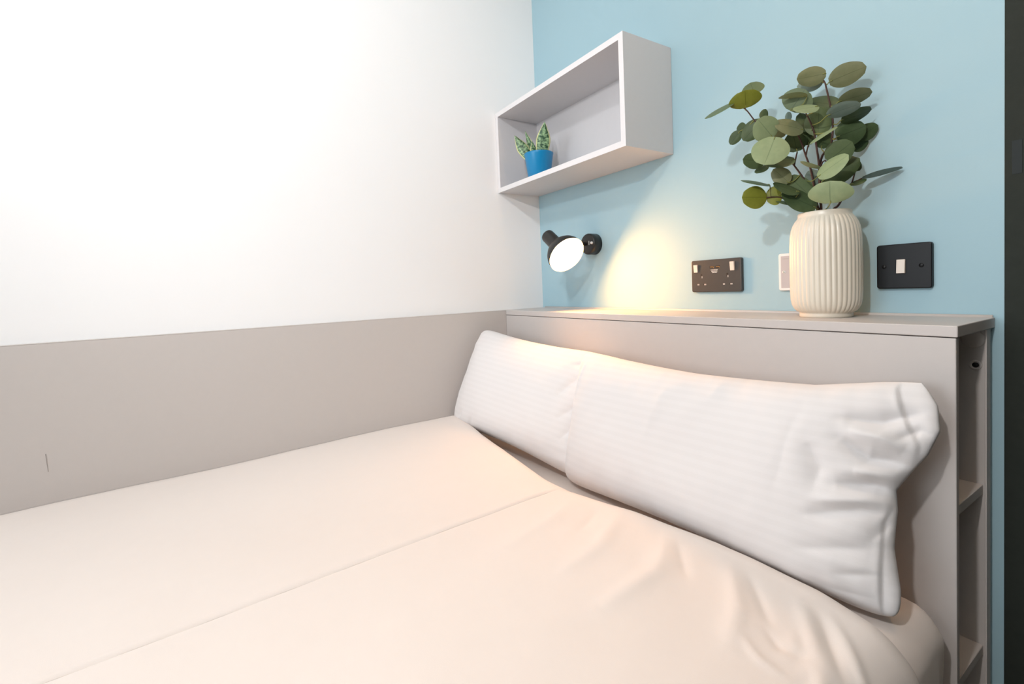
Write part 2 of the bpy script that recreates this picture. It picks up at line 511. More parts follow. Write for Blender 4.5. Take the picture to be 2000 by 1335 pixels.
# ------------------------------------------------------------------ headboard unit
D, XH, TS = 0.1917, 1.3083, 0.0176
hb = thing('headboard_unit', (0.65, -0.1, FLOOR), 'grey laminate headboard unit with flat top ledge and open end shelves', 'headboard')
box('top_ledge', (TP + 0.0012, -D, -TS), (XH, -0.0008, 0.0), M_lam, hb, 0.0016, 3)
lathe('rear_bead', [(0, 0.0045), (XH - TP - 0.004, 0.0045)], (TP + 0.002, -0.0052, 0.0), (1, 0, 0), M_edge, hb, 12)
box('front_panel', (TP + 0.0012, -D + 0.0006, FLOOR), (XH - 0.002, -D + 0.0132, -TS - 0.0014), M_lam, hb, 0.0014, 2)
bp_ = box('back_panel', (TP + 0.0012, -0.041, FLOOR), (XH - 0.003, -0.012, -TS - 0.0006), M_lam, hb, 0.001, 1)
box('back_panel_edging', (XH - 0.0032, -0.0405, FLOOR), (XH - 0.0016, -0.030, -TS - 0.0008), M_edge, hb)
box('divider', (0.95, -D + 0.0135, FLOOR), (0.968, -0.0415, -TS - 0.0006), M_lam, hb)
for z in (-0.283, -0.565, -0.845):
    box('shelf_board', (0.9685, -D + 0.0135, z - 0.0165), (XH - 0.006, -0.0415, z), M_lam, hb, 0.0008, 1)
lathe('cover_cap', [(0, 0.0155), (0.0016, 0.0155), (0.0024, 0.0140), (0.0024, 0)], (1.290, -0.041, -0.0345), (0, -1, 0), M_edge, hb, 32)
lathe('screw_ring', [(0, 0.0085), (0.0012, 0.0085), (0.0018, 0.0072), (0.0012, 0.0048), (0.0004, 0.0044)], (1.293, -0.041, -0.079), (0, -1, 0), M_edge, hb, 24)
lathe('screw_hole', [(0.0, 0.0044), (0.0006, 0.0044), (0.0006, 0)], (1.293, -0.0412, -0.079), (0, -1, 0), M_hole, hb, 20)

# ------------------------------------------------------------------ bed: base, mattress, duvet, pillows
base = thing('bed_base', (0.65, -1.15, FLOOR), 'grey divan bed base under the mattress', 'bed')
box('base_box', (TP + 0.003, -2.12, FLOOR + 0.03), (1.285, -D - 0.004, -0.702), M_lam, base, 0.006)
for x in (0.12, 1.2):
    for y in (-0.35, -1.95):
        lathe('leg', [(0, 0.025), (0.03, 0.025)], (x, y, FLOOR), (0, 0, 1), M_black, base, 16)

def grid_mesh(name, P, m, parent=None, uv=None, flip=False):
    """P: array (nu, nv, 3)"""
    nu, nv = P.shape[:2]
    vs = P.reshape(-1, 3).tolist()
    fs = []
    for i in range(nu - 1):
        for j in range(nv - 1):
            q = (i * nv + j, (i + 1) * nv + j, (i + 1) * nv + j + 1, i * nv + j + 1)
            fs.append(q[::-1] if flip else q)
    me = bpy.data.meshes.new(name)
    me.from_pydata(vs, [], fs)
    if uv is not None:
        lay = me.uv_layers.new(name='UVMap')
        flat = uv.reshape(-1, 2)
        idx = np.zeros(len(me.loops), dtype=np.int32)
        me.loops.foreach_get('vertex_index', idx)
        lay.data.foreach_set('uv', flat[idx].astype(np.float32).ravel())
    return link(name, me, m, parent, True)

def interp(x, pts):
    return np.interp(x, [p[0] for p in pts], [p[1] for p in pts])

def sstep(a, b, x):
    t = np.clip((x - a) / (b - a), 0, 1)
    return t * t * (3 - 2 * t)

# mattress in its fitted sheet: a rounded slab with gathered folds at the head corner
MT = -0.432
bm = bmesh.new()
add_box(bm, (TP + 0.004, -2.1, -0.70), (1.302, -D - 0.006, MT), 0.05, 6)
bmesh.ops.subdivide_edges(bm, edges=[e for e in bm.edges if e.calc_length() > 0.2], cuts=40, use_grid_fill=True)
for v in bm.verts:
    x, y, z = v.co
    if x > 1.1 and y > -0.7:
        k = sstep(1.1, 1.27, np.array(x)) * sstep(-0.7, -0.35, np.array(y))
        v.co.x += float(k) * 0.004 * math.sin(y * 120 + z * 18) * (1 if z < MT - 0.03 else 0.3)
        v.co.z += float(k) * 0.003 * fbm(x * 14, y * 14)
mo = from_bm('mattress', bm, M_soft, None, True)
tag(mo, 'mattress in a white fitted sheet, bare corner showing beside the right-hand pillow', 'mattress')

# duvet: cross direction a (from the panel over the bed and down the right side), length direction b
def build_duvet():
    xs = np.concatenate([np.linspace(TP + 0.0015, 0.06, 10), np.linspace(0.07, 0.735, 70), np.linspace(0.738, 0.768, 26), np.linspace(0.775, 1.262, 80)])
    xe = xs[-1]
    # arc over the edge then hang down
    arc = []
    R = 0.055
    for k in range(1, 15):
        th = PI / 2 * k / 14
        arc.append((xe + R * math.sin(th), -R + R * math.cos(th)))
    drop = [(arc[-1][0] + 0.012 * math.sin(k / 14 * 2), arc[-1][1] - 0.32 * k / 24) for k in range(1, 25)]
    cx = np.array(list(xs) + [a[0] for a in arc] + [a[0] for a in drop])
    cz = np.array([0.0] * len(xs) + [a[1] for a in arc] + [a[1] for a in drop])
    flat = np.minimum(cx, xe + 0.03)
    ye = interp(flat, [(0.02, -0.410), (0.05, -0.416), (0.10, -0.428), (0.28, -0.456), (0.44, -0.471), (0.60, -0.492), (0.68, -0.500), (0.76, -0.495), (0.84, -0.469), (0.92, -0.441), (1.0, -0.416), (1.1, -0.390), (1.2, -0.374), (1.3, -0.382)])
    ker = np.hanning(9); ker /= ker.sum()
    ye = np.convolve(np.pad(ye, 4, mode='edge'), ker, mode='valid')
    # head-edge roll profile: (offset in y from the edge, drop from the top) and then the length
    roll = [(-0.10, -0.054), (-0.05, -0.056), (-0.022, -0.055), (-0.010, -0.050), (-0.003, -0.041), (0.0, -0.031), (-0.001, -0.021), (-0.005, -0.012), (-0.012, -0.005), (-0.022, -0.0012)]
    ys_far = np.concatenate([np.linspace(0.034, 0.5, 110), np.linspace(0.507, 1.2, 80), np.linspace(1.22, 1.62, 14)])
    nb = len(roll) + len(ys_far)
    P = np.zeros((len(cx), nb, 3))
    for j in range(nb):
        if j < len(roll):
            dy, dz = roll[j]
            dist = -dy
        else:
            dist, dz = ys_far[j - len(roll)], 0.0
            dy = -dist
        P[:, j, 0] = cx
        P[:, j, 1] = ye + dy
        P[:, j, 2] = cz + dz
    X, Y = P[:, :, 0].copy(), P[:, :, 1].copy()
    Xf = np.minimum(X, 1.30)
    top = interp(Xf, [(0.02, -0.352), (0.10, -0.350), (0.4, -0.354), (0.75, -0.357), (0.9, -0.361), (1.05, -0.371), (1.18, -0.388), (1.30, -0.402)])
    # further from the pillows the right side is as full as the rest
    far = sstep(-0.55, -1.0, Y)
    top = top * (1 - far) + far * interp(Xf, [(0.02, -0.356), (0.75, -0.362), (1.2, -0.372), (1.3, -0.378)])
    top = top - 0.020 * sstep(-0.55, -1.6, Y)
    left = 1 - sstep(0.02, 0.075, X)
    top = top - left * 0.012
    # soft waves
    nz = np.zeros(X.shape)
    for i in range(X.shape[0]):
        for j in range(X.shape[1]):
            nz[i, j] = 0.0035 * noise.noise(Vector((X[i, j] * 4.5, Y[i, j] * 3.2, P[i, j, 2] * 3))) + 0.0010 * noise.noise(Vector((X[i, j] * 14, Y[i, j] * 9, 3 + P[i, j, 2] * 4)))
    z = P[:, :, 2] + top + nz
    # the long pressed fold
    xc = 0.752 + 0.006 * np.sin(Y * 2.4)
    live = sstep(-0.50, -0.58, Y)
    dx = X - xc
    z += 0.8 * live * (-0.0022 * np.exp(-(dx / 0.0028) ** 2) + 0.0024 * np.exp(-((dx + 0.008) / 0.007) ** 2) - 0.0016 * sstep(-0.004, 0.02, dx) * (1 - sstep(0.05, 0.22, dx)))
    # folds pushed out by the pillow
    for pts, wd, dp in (([(0.80, -0.52), (0.84, -0.62), (0.86, -0.74)], 0.018, 0.0045), ([(0.90, -0.50), (0.955, -0.60), (0.97, -0.70)], 0.016, 0.005),
                        ([(0.86, -0.51), (0.90, -0.60)], 0.010, -0.003), ([(1.00, -0.48), (1.05, -0.57), (1.06, -0.70)], 0.016, 0.006), ([(1.02, -0.48), (1.08, -0.54)], 0.008, -0.0035),
                        ([(1.10, -0.455), (1.16, -0.53), (1.19, -0.60)], 0.013, 0.0055), ([(1.13, -0.45), (1.20, -0.52)], 0.007, -0.004),
                        ([(1.20, -0.44), (1.26, -0.52), (1.31, -0.62)], 0.010, 0.006), ([(1.225, -0.44), (1.285, -0.52)], 0.007, -0.005),
                        ([(1.24, -0.435), (1.30, -0.50), (1.33, -0.58)], 0.006, 0.005),
                        ([(1.20, -0.53), (1.225, -0.545), (1.25, -0.53)], 0.006, -0.003), ([(1.22, -0.50), (1.235, -0.53), (1.235, -0.56)], 0.005, 0.003),
                        ([(1.25, -0.50), (1.27, -0.54), (1.27, -0.60)], 0.006, -0.003), ([(1.19, -0.57), (1.22, -0.585), (1.25, -0.58)], 0.006, 0.003)):
        z += fold(X, Y, pts, wd, dp)
    P[:, :, 2] = z
    # hanging part: gentle drapery
    hang = sstep(1.27, 1.315, X)
    P[:, :, 0] += hang * (0.006 * np.sin(Y * 26 + 0.6) + 0.004 * np.sin(Y * 61)) * sstep(-0.40, -0.55, z)
    return P
dv = grid_mesh('duvet', build_duvet(), M_soft)
sm = dv.modifiers.new('thickness', 'SOLIDIFY')
sm.thickness = 0.004
sm.offset = -1
tag(dv, 'white cotton duvet with one long pressed fold, spread over the bed', 'duvet')

def pillow(name, TL, TR, BL, BR, T, folds, label, right_edge=None, top_edge=None, seed=0, cuff=False, hem=None, fold_gain=1.4, nu=220, nv=140):
    TL, TR, BL, BR = (np.array(p, float) for p in (TL, TR, BL, BR))
    # denser towards the rim so that the seam stays round
    g = lambda n: 0.5 - 0.5 * np.cos(np.linspace(0, PI, n))
    us = 0.6 * g(nu) + 0.4 * np.linspace(0, 1, nu)
    vs_ = 0.6 * g(nv) + 0.4 * np.linspace(0, 1, nv)
    U, V = np.meshgrid(us, vs_, indexing='ij')
    mid = ((1 - U) * (1 - V))[..., None] * BL + (U * (1 - V))[..., None] * BR + ((1 - U) * V)[..., None] * TL + (U * V)[..., None] * TR
    ex = (BR + TR) / 2 - (BL + TL) / 2
    Lx = np.linalg.norm(ex); ex = ex / Lx
    eh = (TL + TR) / 2 - (BL + BR) / 2
    eh = eh - ex * (eh @ ex)
    Lh = np.linalg.norm(eh); eh /= Lh
    n = np.cross(ex, eh)
    if n[1] > 0:
        n = -n
    a, b = 2 * U - 1, 2 * V - 1
    # seam outline: sides drawn in a little, corners left pointed
    du = -0.014 * np.sign(a) * np.abs(a) ** 6 * (1 - b * b)
    dvv = -0.016 * np.sign(b) * np.abs(b) ** 6 * (1 - a * a)
    soft = np.where((a > 0) & (b > 0), 0.35, 1.0) if cuff else 1.0
    du = du - 0.020 * soft * np.sign(a) * np.abs(a * b) ** 9
    dvv = dvv - 0.014 * soft * np.sign(b) * np.abs(a * b) ** 9
    if right_edge:
        du = du + interp(V, right_edge) * np.clip(U, 0, 1) ** 9
    if top_edge:
        dvv = dvv + interp(U, top_edge) * V ** 7
    mid = mid + du[..., None] * ex + dvv[..., None] * eh
    ra, rb = np.abs(a), np.abs(b)
    th = T * (1 - ra ** 4.0) ** 0.55 * (1 - rb ** 3.0) ** 0.55
    if cuff:   # open end of the case: the cloth goes on past the filling as a flat cuff
        k = np.where(a > 0, a, ra)
        th = np.where(a > 0, T * (1 - ra ** 3.2) ** 0.85, T * (1 - ra ** 4.0) ** 0.55) * (1 - rb ** 3.0) ** 0.55
        th = th + 0.010 * sstep(0.3, 0.9, a) * (1 - rb ** 6) * np.sqrt(np.clip(1 - np.clip((a - 0.96) / 0.04, 0, 1) ** 2, 0, 1))
    th = th * (1.06 - 0.10 * b)
    S = U * Lx
    Hh = V * Lh
    rim = (1 - ra ** 8) * (1 - rb ** 8)
    disp = np.zeros(U.shape)
    for i in range(nu):
        for j in range(nv):
            disp[i, j] = 0.0042 * noise.noise(Vector((S[i, j] * 8, Hh[i, j] * 8, seed))) + 0.0014 * noise.noise(Vector((S[i, j] * 26, Hh[i, j] * 22, seed + 4)))
    # short creases running in from the seams
    for i in range(nu):
        s = S[i, 0]
        top_w = 0.0040 * noise.noise(Vector((s * 42, 1.5, seed + 9)))
        bot_w = 0.0035 * noise.noise(Vector((s * 38, 7.5, seed + 2)))
        disp[i] += top_w * np.exp(-((1 - V[i]) * Lh / 0.045) ** 2) + bot_w * np.exp(-(V[i] * Lh / 0.04) ** 2)
    for j in range(nv):
        h = Hh[0, j]
        l_w = 0.0040 * noise.noise(Vector((h * 46, 3.5, seed + 5)))
        r_w = 0.0060 * noise.noise(Vector((h * 40, 5.5, seed + 7)))
        disp[:, j] += l_w * np.exp(-(U[:, j] * Lx / 0.045) ** 2) + r_w * np.exp(-((1 - U[:, j]) * Lx / 0.055) ** 2)
    Xw = mid[..., 0]
    for pts, wd, dp in folds:
        disp += fold(Xw, Hh, pts, wd, dp * fold_gain)
    if hem:    # the front sheet of the case ends at its hem; beyond it the back sheet lies a little deeper
        hx = np.interp(Hh, [p[1] for p in hem], [p[0] for p in hem])
        disp += -0.011 * sstep(-0.001, 0.0035, Xw - hx) + 0.0012 * np.exp(-((Xw - hx + 0.003) / 0.004) ** 2)
    front = mid + n * (th + disp * np.clip(rim * 1.5, 0, 1))[..., None]
    back = mid - n * (0.62 * th)[..., None]
    # join the two sheets along the seam
    vs, fs, uvs = [], [], []
    idf = np.arange(nu * nv).reshape(nu, nv)
    vs = front.reshape(-1, 3).tolist()
    uvs = np.stack([U, V], -1).reshape(-1, 2).tolist()
    idb = np.full((nu, nv), -1, int)
    for i in range(nu):
        for j in range(nv):
            if i in (0, nu - 1) or j in (0, nv - 1):
                idb[i, j] = idf[i, j]
            else:
                idb[i, j] = len(vs)
                vs.append(back[i, j].tolist())
                uvs.append([U[i, j], V[i, j]])
    for i in range(nu - 1):
        for j in range(nv - 1):
            fs.append((idf[i, j], idf[i + 1, j], idf[i + 1, j + 1], idf[i, j + 1]))
            fs.append((idb[i, j], idb[i, j + 1], idb[i + 1, j + 1], idb[i + 1, j]))
    me = bpy.data.meshes.new(name)
    me.from_pydata(vs, [], [tuple(int(k) for k in f) for f in fs])
    lay = me.uv_layers.new(name='UVMap')
    idx = np.zeros(len(me.loops), dtype=np.int32)
    me.loops.foreach_get('vertex_index', idx)
    lay.data.foreach_set('uv', np.array(uvs, dtype=np.float32)[idx].ravel())
    bm = bmesh.new(); bm.from_mesh(me)
    bmesh.ops.recalc_face_normals(bm, faces=bm.faces)
    bm.to_mesh(me); bm.free()
    o = link(name, me, M_stripe, None, True)
    tag(o, label, 'pillow', 'pillows against the headboard')
    return o

pillow('pillow', (0.045, -0.305, -0.054), (0.615, -0.228, -0.104), (0.036, -0.440, -0.385), (0.635, -0.365, -0.420), 0.072,
       [([(0.64, 0.28), (0.56, 0.25), (0.53, 0.20)], 0.010, -0.006), ([(0.65, 0.22), (0.59, 0.19), (0.55, 0.14)], 0.009, -0.005), ([(0.66, 0.17), (0.60, 0.14), (0.57, 0.09)], 0.008, -0.004),
        ([(0.60, 0.32), (0.54, 0.29)], 0.008, -0.004), ([(0.66, 0.05), (0.60, 0.03)], 0.008, -0.004), ([(0.10, 0.03), (0.14, 0.06)], 0.008, -0.004), ([(0.17, 0.01), (0.20, 0.05)], 0.008, -0.004)],
       'striped white pillow in the corner by the grey side panel, partly behind another pillow', seed=1)
pillow('pillow', (0.565, -0.285, -0.088), (1.285, -0.240, -0.078), (0.585, -0.385, -0.425), (1.285, -0.335, -0.425), 0.074,
       [([(1.20, 0.282), (1.245, 0.284), (1.29, 0.309)], 0.010, -0.011), ([(1.20, 0.25), (1.235, 0.227), (1.26, 0.229), (1.287, 0.225), (1.309, 0.234)], 0.010, -0.014),
        ([(1.20, 0.18), (1.245, 0.19), (1.275, 0.185), (1.300, 0.191)], 0.010, -0.014), ([(1.265, 0.262), (1.287, 0.281), (1.314, 0.268)], 0.007, -0.009),
        ([(1.21, 0.265), (1.25, 0.262), (1.275, 0.25)], 0.011, 0.008), ([(1.22, 0.205), (1.26, 0.207), (1.295, 0.208)], 0.010, 0.008), ([(1.16, 0.235), (1.18, 0.20), (1.175, 0.16)], 0.014, -0.006),
        ([(1.248, 0.112), (1.262, 0.138), (1.283, 0.149)], 0.007, -0.008), ([(1.17, 0.125), (1.23, 0.150), (1.285, 0.160)], 0.010, -0.008), ([(1.18, 0.150), (1.24, 0.168), (1.285, 0.173)], 0.008, 0.006),
        ([(1.16, 0.070), (1.23, 0.096), (1.284, 0.113)], 0.011, -0.0045), ([(1.21, 0.050), (1.25, 0.066), (1.284, 0.072)], 0.006, -0.003), ([(1.19, 0.022), (1.286, 0.038)], 0.009, -0.002),
        ([(0.89, 0.285), (0.875, 0.224), (0.865, 0.17)], 0.010, 0.0018), ([(0.985, 0.27), (1.0, 0.325)], 0.012, 0.0018),
        ([(1.145, 0.294), (1.13, 0.222), (1.125, 0.145)], 0.008, -0.0014), ([(0.62, 0.31), (0.61, 0.24), (0.615, 0.17)], 0.006, 0.004)],
       'large striped white pillow with creased open right end, nearest the open headboard shelves',
       top_edge=[(0, 0.0), (0.2, -0.008), (0.5, -0.016), (0.8, -0.016), (0.93, -0.004), (1, 0)], right_edge=[(0, 0.004), (0.15, 0.002), (0.30, -0.006), (0.45, -0.004), (0.53, -0.008), (0.60, 0.004), (0.70, 0.022), (0.80, 0.030), (0.90, 0.022), (1.0, 0.002)], seed=5, cuff=True, hem=[(1.262, 0.0), (1.258, 0.085), (1.255, 0.14), (1.268, 0.183), (1.284, 0.225), (1.286, 0.26), (1.268, 0.295), (1.255, 0.34)])

# ------------------------------------------------------------------ wall shelf box
SL, SD, SZ0, SZ1, ST = 0.655, 0.1906, 0.4453, 0.7416, 0.0165
sh = thing('wall_shelf', (0.33, -0.1, SZ0), 'pale grey open box shelf fixed high in the corner on the blue wall', 'shelf')
def board(name, lo, hi):
    box(name, lo, (hi[0], hi[1], hi[2]), M_shelf, sh)
board('top_board', (0.001, -SD + 0.001, SZ1 - ST), (SL, -0.001, SZ1))
board('bottom_board', (0.001, -SD + 0.001, SZ0), (SL, -0.001, SZ0 + ST))
board('side_board', (0.001, -SD + 0.001, SZ0 + ST), (0.001 + ST, -0.001, SZ1 - ST))
board('side_board', (SL - ST, -SD + 0.001, SZ0 + ST), (SL, -0.001, SZ1 - ST))
box('back_board', (0.001 + ST, -0.012, SZ0 + ST), (SL - ST, -0.001, SZ1 - ST), M_shelf, sh)
e = 0.0011
for lo, hi in (((0.001, SZ1 - ST), (SL, SZ1)), ((0.001, SZ0), (SL, SZ0 + ST)), ((0.001, SZ0 + ST), (0.001 + ST, SZ1 - ST)), ((SL - ST, SZ0 + ST), (SL, SZ1 - ST))):
    box('front_edging', (lo[0], -SD - 0.0002, lo[1]), (hi[0], -SD + e, hi[1]), M_wedge, sh)

# ------------------------------------------------------------------ small potted snake plant on the shelf
pz = SZ0 + ST
pot = thing('potted_snake_plant', (0.172, -0.12, pz), 'small snake plant with yellow-edged leaves in a blue pot on the shelf', 'plant')
prof = [(0.0, 0.0), (0.0, 0.037), (0.003, 0.039), (0.086, 0.0505), (0.0905, 0.0520), (0.0945, 0.0522), (0.0952, 0.0508), (0.090, 0.0485), (0.082, 0.047), (0.082, 0.0)]
lathe('pot', prof, (0.172, -0.12, pz), (0, 0, 1), M_pot, pot, 56)
lathe('soil', [(0.0, 0.0465), (0.003, 0.044), (0.006, 0.02), (0.006, 0)], (0.172, -0.12, pz + 0.080), (0, 0, 1), M_soil, pot, 32)

def snake_mat():
    m = bpy.data.materials.new('snake_plant_leaf')
    m.use_nodes = True
    nt = m.node_tree
    b = nt.nodes['Principled BSDF']
    b.inputs['Roughness'].default_value = 0.4
    tc = nt.nodes.new('ShaderNodeTexCoord')
    sp = nt.nodes.new('ShaderNodeSeparateXYZ')
    nt.links.new(tc.outputs['UV'], sp.inputs[0])
    mp = nt.nodes.new('ShaderNodeMapping')
    mp.inputs['Scale'].default_value = (13, 3.0, 1)
    nt.links.new(tc.outputs['UV'], mp.inputs['Vector'])
    nz = nt.nodes.new('ShaderNodeTexNoise')
    nz.inputs['Scale'].default_value = 1.0
    nz.inputs['Detail'].default_value = 5
    nz.inputs['Roughness'].default_value = 0.7
    nt.links.new(mp.outputs[0], nz.inputs['Vector'])
    cr = nt.nodes.new('ShaderNodeValToRGB')
    cr.color_ramp.elements[0].position = 0.44
    cr.color_ramp.elements[0].color = (0.010, 0.055, 0.022, 1)
    cr.color_ramp.elements[1].position = 0.60
    cr.color_ramp.elements[1].color = (0.30, 0.46, 0.24, 1)
    nt.links.new(nz.outputs['Fac'], cr.inputs[0])
    sb = nt.nodes.new('ShaderNodeMath'); sb.operation = 'SUBTRACT'; sb.inputs[1].default_value = 0.5
    nt.links.new(sp.outputs['Y'], sb.inputs[0])
    ab = nt.nodes.new('ShaderNodeMath'); ab.operation = 'ABSOLUTE'
    nt.links.new(sb.outputs[0], ab.inputs[0])
    gt = nt.nodes.new('ShaderNodeMath'); gt.operation = 'GREATER_THAN'; gt.inputs[1].default_value = 0.415
    nt.links.new(ab.outputs[0], gt.inputs[0])
    mx = nt.nodes.new('ShaderNodeMix'); mx.data_type = 'RGBA'
    mx.inputs['B'].default_value = (0.66, 0.66, 0.33, 1)
    nt.links.new(gt.outputs[0], mx.inputs['Factor'])
    nt.links.new(cr.outputs[0], mx.inputs['A'])
    nt.links.new(mx.outputs['Result'], b.inputs['Base Color'])
    return m
M_snake = snake_mat()

def leaf_sheet(name, B, T, width, roll, m, parent, outline, cup=0.25, bend=0.0, nl=14, nw=8, view=None, thick=0.0, petiole=None):
    B, T = Vector(B), Vector(T)
    ln = (T - B).length
    a = (T - B).normalized()
    v = (Vector(view) - (B + T) / 2) if view is not None else Vector((0.4, -0.9, 0))
    nrm = (v - a * v.dot(a)).normalized()
    s = a.cross(nrm).normalized()
    R = Matrix.Rotation(math.radians(roll), 3, a)
    nrm, s = R @ nrm, R @ s
    vs, fs, uv = [], [], []
    for i in range(nl + 1):
        t = i / nl
        hw = width / 2 * outline(t)
        for j in range(nw + 1):
            c = 2 * j / nw - 1
            p = B + a * (ln * t) + s * (hw * c) + nrm * (-cup * hw * c * c * 0.9 + abs(c) * hw * cup * 0.5 + bend * ln * math.sin(PI * t))
            vs.append(p)
            uv.append((t, (c + 1) / 2))
    for i in range(nl):
        for j in range(nw):
            k = i * (nw + 1) + j
            fs.append((k, k + 1, k + nw + 2, k + nw + 1))
    nleaf = len(fs)
    if petiole is not None:
        pv, pf = tube_geo(smooth_path(petiole, 3), 0.0011, 0.0009, 6)
        off = len(vs)
        vs += pv
        uv += [(0, 0.1)] * len(pv)
        fs += [tuple(off + k for k in f) for f in pf]
    me = bpy.data.meshes.new(name)
    me.from_pydata(vs, [], fs)
    lay = me.uv_layers.new(name='UVMap')
    for lp in me.loops:
        lay.data[lp.index].uv = uv[lp.vertex_index]
    o = link(name, me, m, parent, True)
    if petiole is not None:
        for k in range(nleaf, len(fs)):
            me.polygons[k].material_index = 1
    if thick:
        md = o.modifiers.new('thickness', 'SOLIDIFY')
        md.thickness = thick
        md.offset = 0
    return o

VIEW = (1.54, -1.13, 0.1)
snake_out = lambda t: (0.62 + 0.38 * math.sin(PI * min(1, t * 1.25) * 0.8)) * (1 - max(0, (t - 0.45) / 0.55) ** 1.8) + 0.001
z_s = pz + 0.075
for (B, T, wd, roll) in (((0.158, -0.146, z_s), (0.1202, -0.186, 0.627), 0.042, 12), ((0.150, -0.125, z_s), (0.1168, -0.136, 0.650), 0.026, -25),
                         ((0.198, -0.128, z_s), (0.2377, -0.138, 0.6462), 0.050, -8), ((0.165, -0.105, z_s), (0.185, -0.090, 0.645), 0.036, 20), ((0.182, -0.138, z_s), (0.166, -0.1428, 0.600), 0.026, 30)):
    leaf_sheet('leaf', B, T, wd, roll, M_snake, pot, snake_out, cup=0.55, bend=-0.03, nl=20, nw=8, view=VIEW, thick=0.0022)

# ------------------------------------------------------------------ reading lamp on the blue wall
lamp = thing('wall_lamp', (0.318, 0.0, 0.223), 'black swivel reading lamp, lit, on the blue wall under the shelf', 'lamp')
bp0 = lathe('wall_mount', [(0, 0.036), (0.031, 0.036), (0.0345, 0.034), (0.0355, 0.031), (0.0355, 0)], (0.318, -0.0008, 0.223), (0, -1, 0), M_black, lamp, 48)
box('switch_mark', (0.3262, -0.0368, 0.219), (0.3284, -0.0362, 0.233), M_mark, bp0)
lathe('switch_knob', [(0, 0.0048), (0.006, 0.0045), (0.008, 0.003), (0.008, 0)], (0.343, -0.0356, 0.225), (0.25, -1, 0), M_mark, bp0, 20)
SC_ = Vector((0.381, -0.179, 0.180))
AX = Vector((0.8083, -0.0121, -0.5886)).normalized()
# shade: distance measured back from the rim
K = 0.0622 / 0.0676
outer = [(0.0, 0.0672), (-0.004, 0.0676), (-0.016, 0.066), (-0.030, 0.0605), (-0.044, 0.051), (-0.055, 0.040), (-0.062, 0.0325), (-0.068, 0.0272), (-0.074, 0.0248), (-0.130, 0.0242), (-0.1335, 0.0232), (-0.135, 0.021), (-0.135, 0.0)]
inner = [(0.0, 0.0672), (-0.002, 0.0655), (-0.014, 0.0640), (-0.030, 0.0585), (-0.044, 0.049), (-0.055, 0.038), (-0.060, 0.031), (-0.060, 0.0)]
lathe('lamp_shade', [(d * K, r * K) for d, r in outer], SC_, AX, M_black, lamp, 64, cap=False)
lathe('reflector', [(d * K, r * K) for d, r in inner], SC_, AX, M_inner, lamp, 64, cap=False)
M_bulb = emit('lit_lamp_diffuser', (1.0, 0.46, 0.14, 1), 104.0)
lathe('diffuser', [(-0.013, 0.0575), (-0.0095, 0.0570), (-0.0060, 0.045), (-0.0030, 0.025), (-0.0018, 0)], SC_, AX, M_bulb, lamp, 64)
jp = SC_ - AX * 0.092
tube('swivel_arm', [(0.310, -0.034, 0.224), (0.306, -0.075, 0.227), (0.303, -0.12, 0.232), tuple(jp + Vector((0, 0.020, 0)))], 0.006, 0.006, M_black, lamp, 12)

# ------------------------------------------------------------------ electrical plates
def plate_bm(w_, h_, d_, r=0.005, bev=0.0022):
    bm = bmesh.new()
    add_box(bm, (0, -d_, 0), (w_, 0, h_))
    es = [e for e in bm.edges if abs(e.verts[0].co.y - e.verts[1].co.y) > 1e-6]
    bmesh.ops.bevel(bm, geom=es, offset=r, segments=4, profile=0.5, affect='EDGES')
    es = [e for e in bm.edges if e.verts[0].co.y < -d_ + 1e-6 and e.verts[1].co.y < -d_ + 1e-6 and len(e.link_faces) == 2 and abs(e.link_faces[0].normal.y - e.link_faces[1].normal.y) > 0.3]
    bmesh.ops.bevel(bm, geom=es, offset=bev, segments=3, profile=0.5, affect='EDGES')
    return bm
def shift(bm, x, y, z):
    bmesh.ops.translate(bm, verts=bm.verts, vec=(x, y, z))
    return bm
def rocker(x, z, w_, h_, y, tilt, m, parent):
    bm = bmesh.new()
    add_box(bm, (-w_ / 2, -0.0040, -h_ / 2), (w_ / 2, 0.0035, h_ / 2), 0.0008)
    bmesh.ops.rotate(bm, verts=bm.verts, cent=(0, 0, 0), matrix=Matrix.Rotation(math.radians(tilt), 3, 'X'))
    return from_bm('rocker_switch', shift(bm, x, y, z), m, parent)

sx, sz = 0.7110, 0.0514
sk = thing('double_socket', (sx + 0.073, 0, sz), 'dark grey double power socket with two switches and usb ports, nearest the lamp', 'socket')
pl_ = from_bm('face_plate', shift(plate_bm(0.146, 0.086, 0.009), sx, -0.0006, sz), M_plast, sk)
PY = -0.0096
rocker(sx + 0.0155, sz + 0.064, 0.0115, 0.0205, PY, 6, M_rock, sk)
rocker(sx + 0.1225, sz + 0.066, 0.0115, 0.0225, PY, 6, M_rock, sk)
for k, gx in enumerate((sx + 0.0315, sx + 0.1075)):
    box('earth_slot', (gx - 0.0022, PY - 0.0002, sz + 0.0395), (gx + 0.0022, PY + 0.002, sz + 0.0485), M_hole, sk)
    box('earth_shutter', (gx + 0.0004, PY - 0.0004, sz + 0.0375), (gx + 0.0030, PY + 0.002, sz + 0.0430), M_pin, sk)
    for d_ in (-0.0105, 0.0105):
        box('pin_slot', (gx + d_ - 0.0042, PY - 0.0002, sz + 0.0180), (gx + d_ + 0.0042, PY + 0.002, sz + 0.0228), M_hole, sk)
        box('pin_shutter', (gx + d_ - 0.0026, PY - 0.0004, sz + 0.0185), (gx + d_ + 0.0036, PY + 0.002, sz + 0.0222), M_pin, sk)
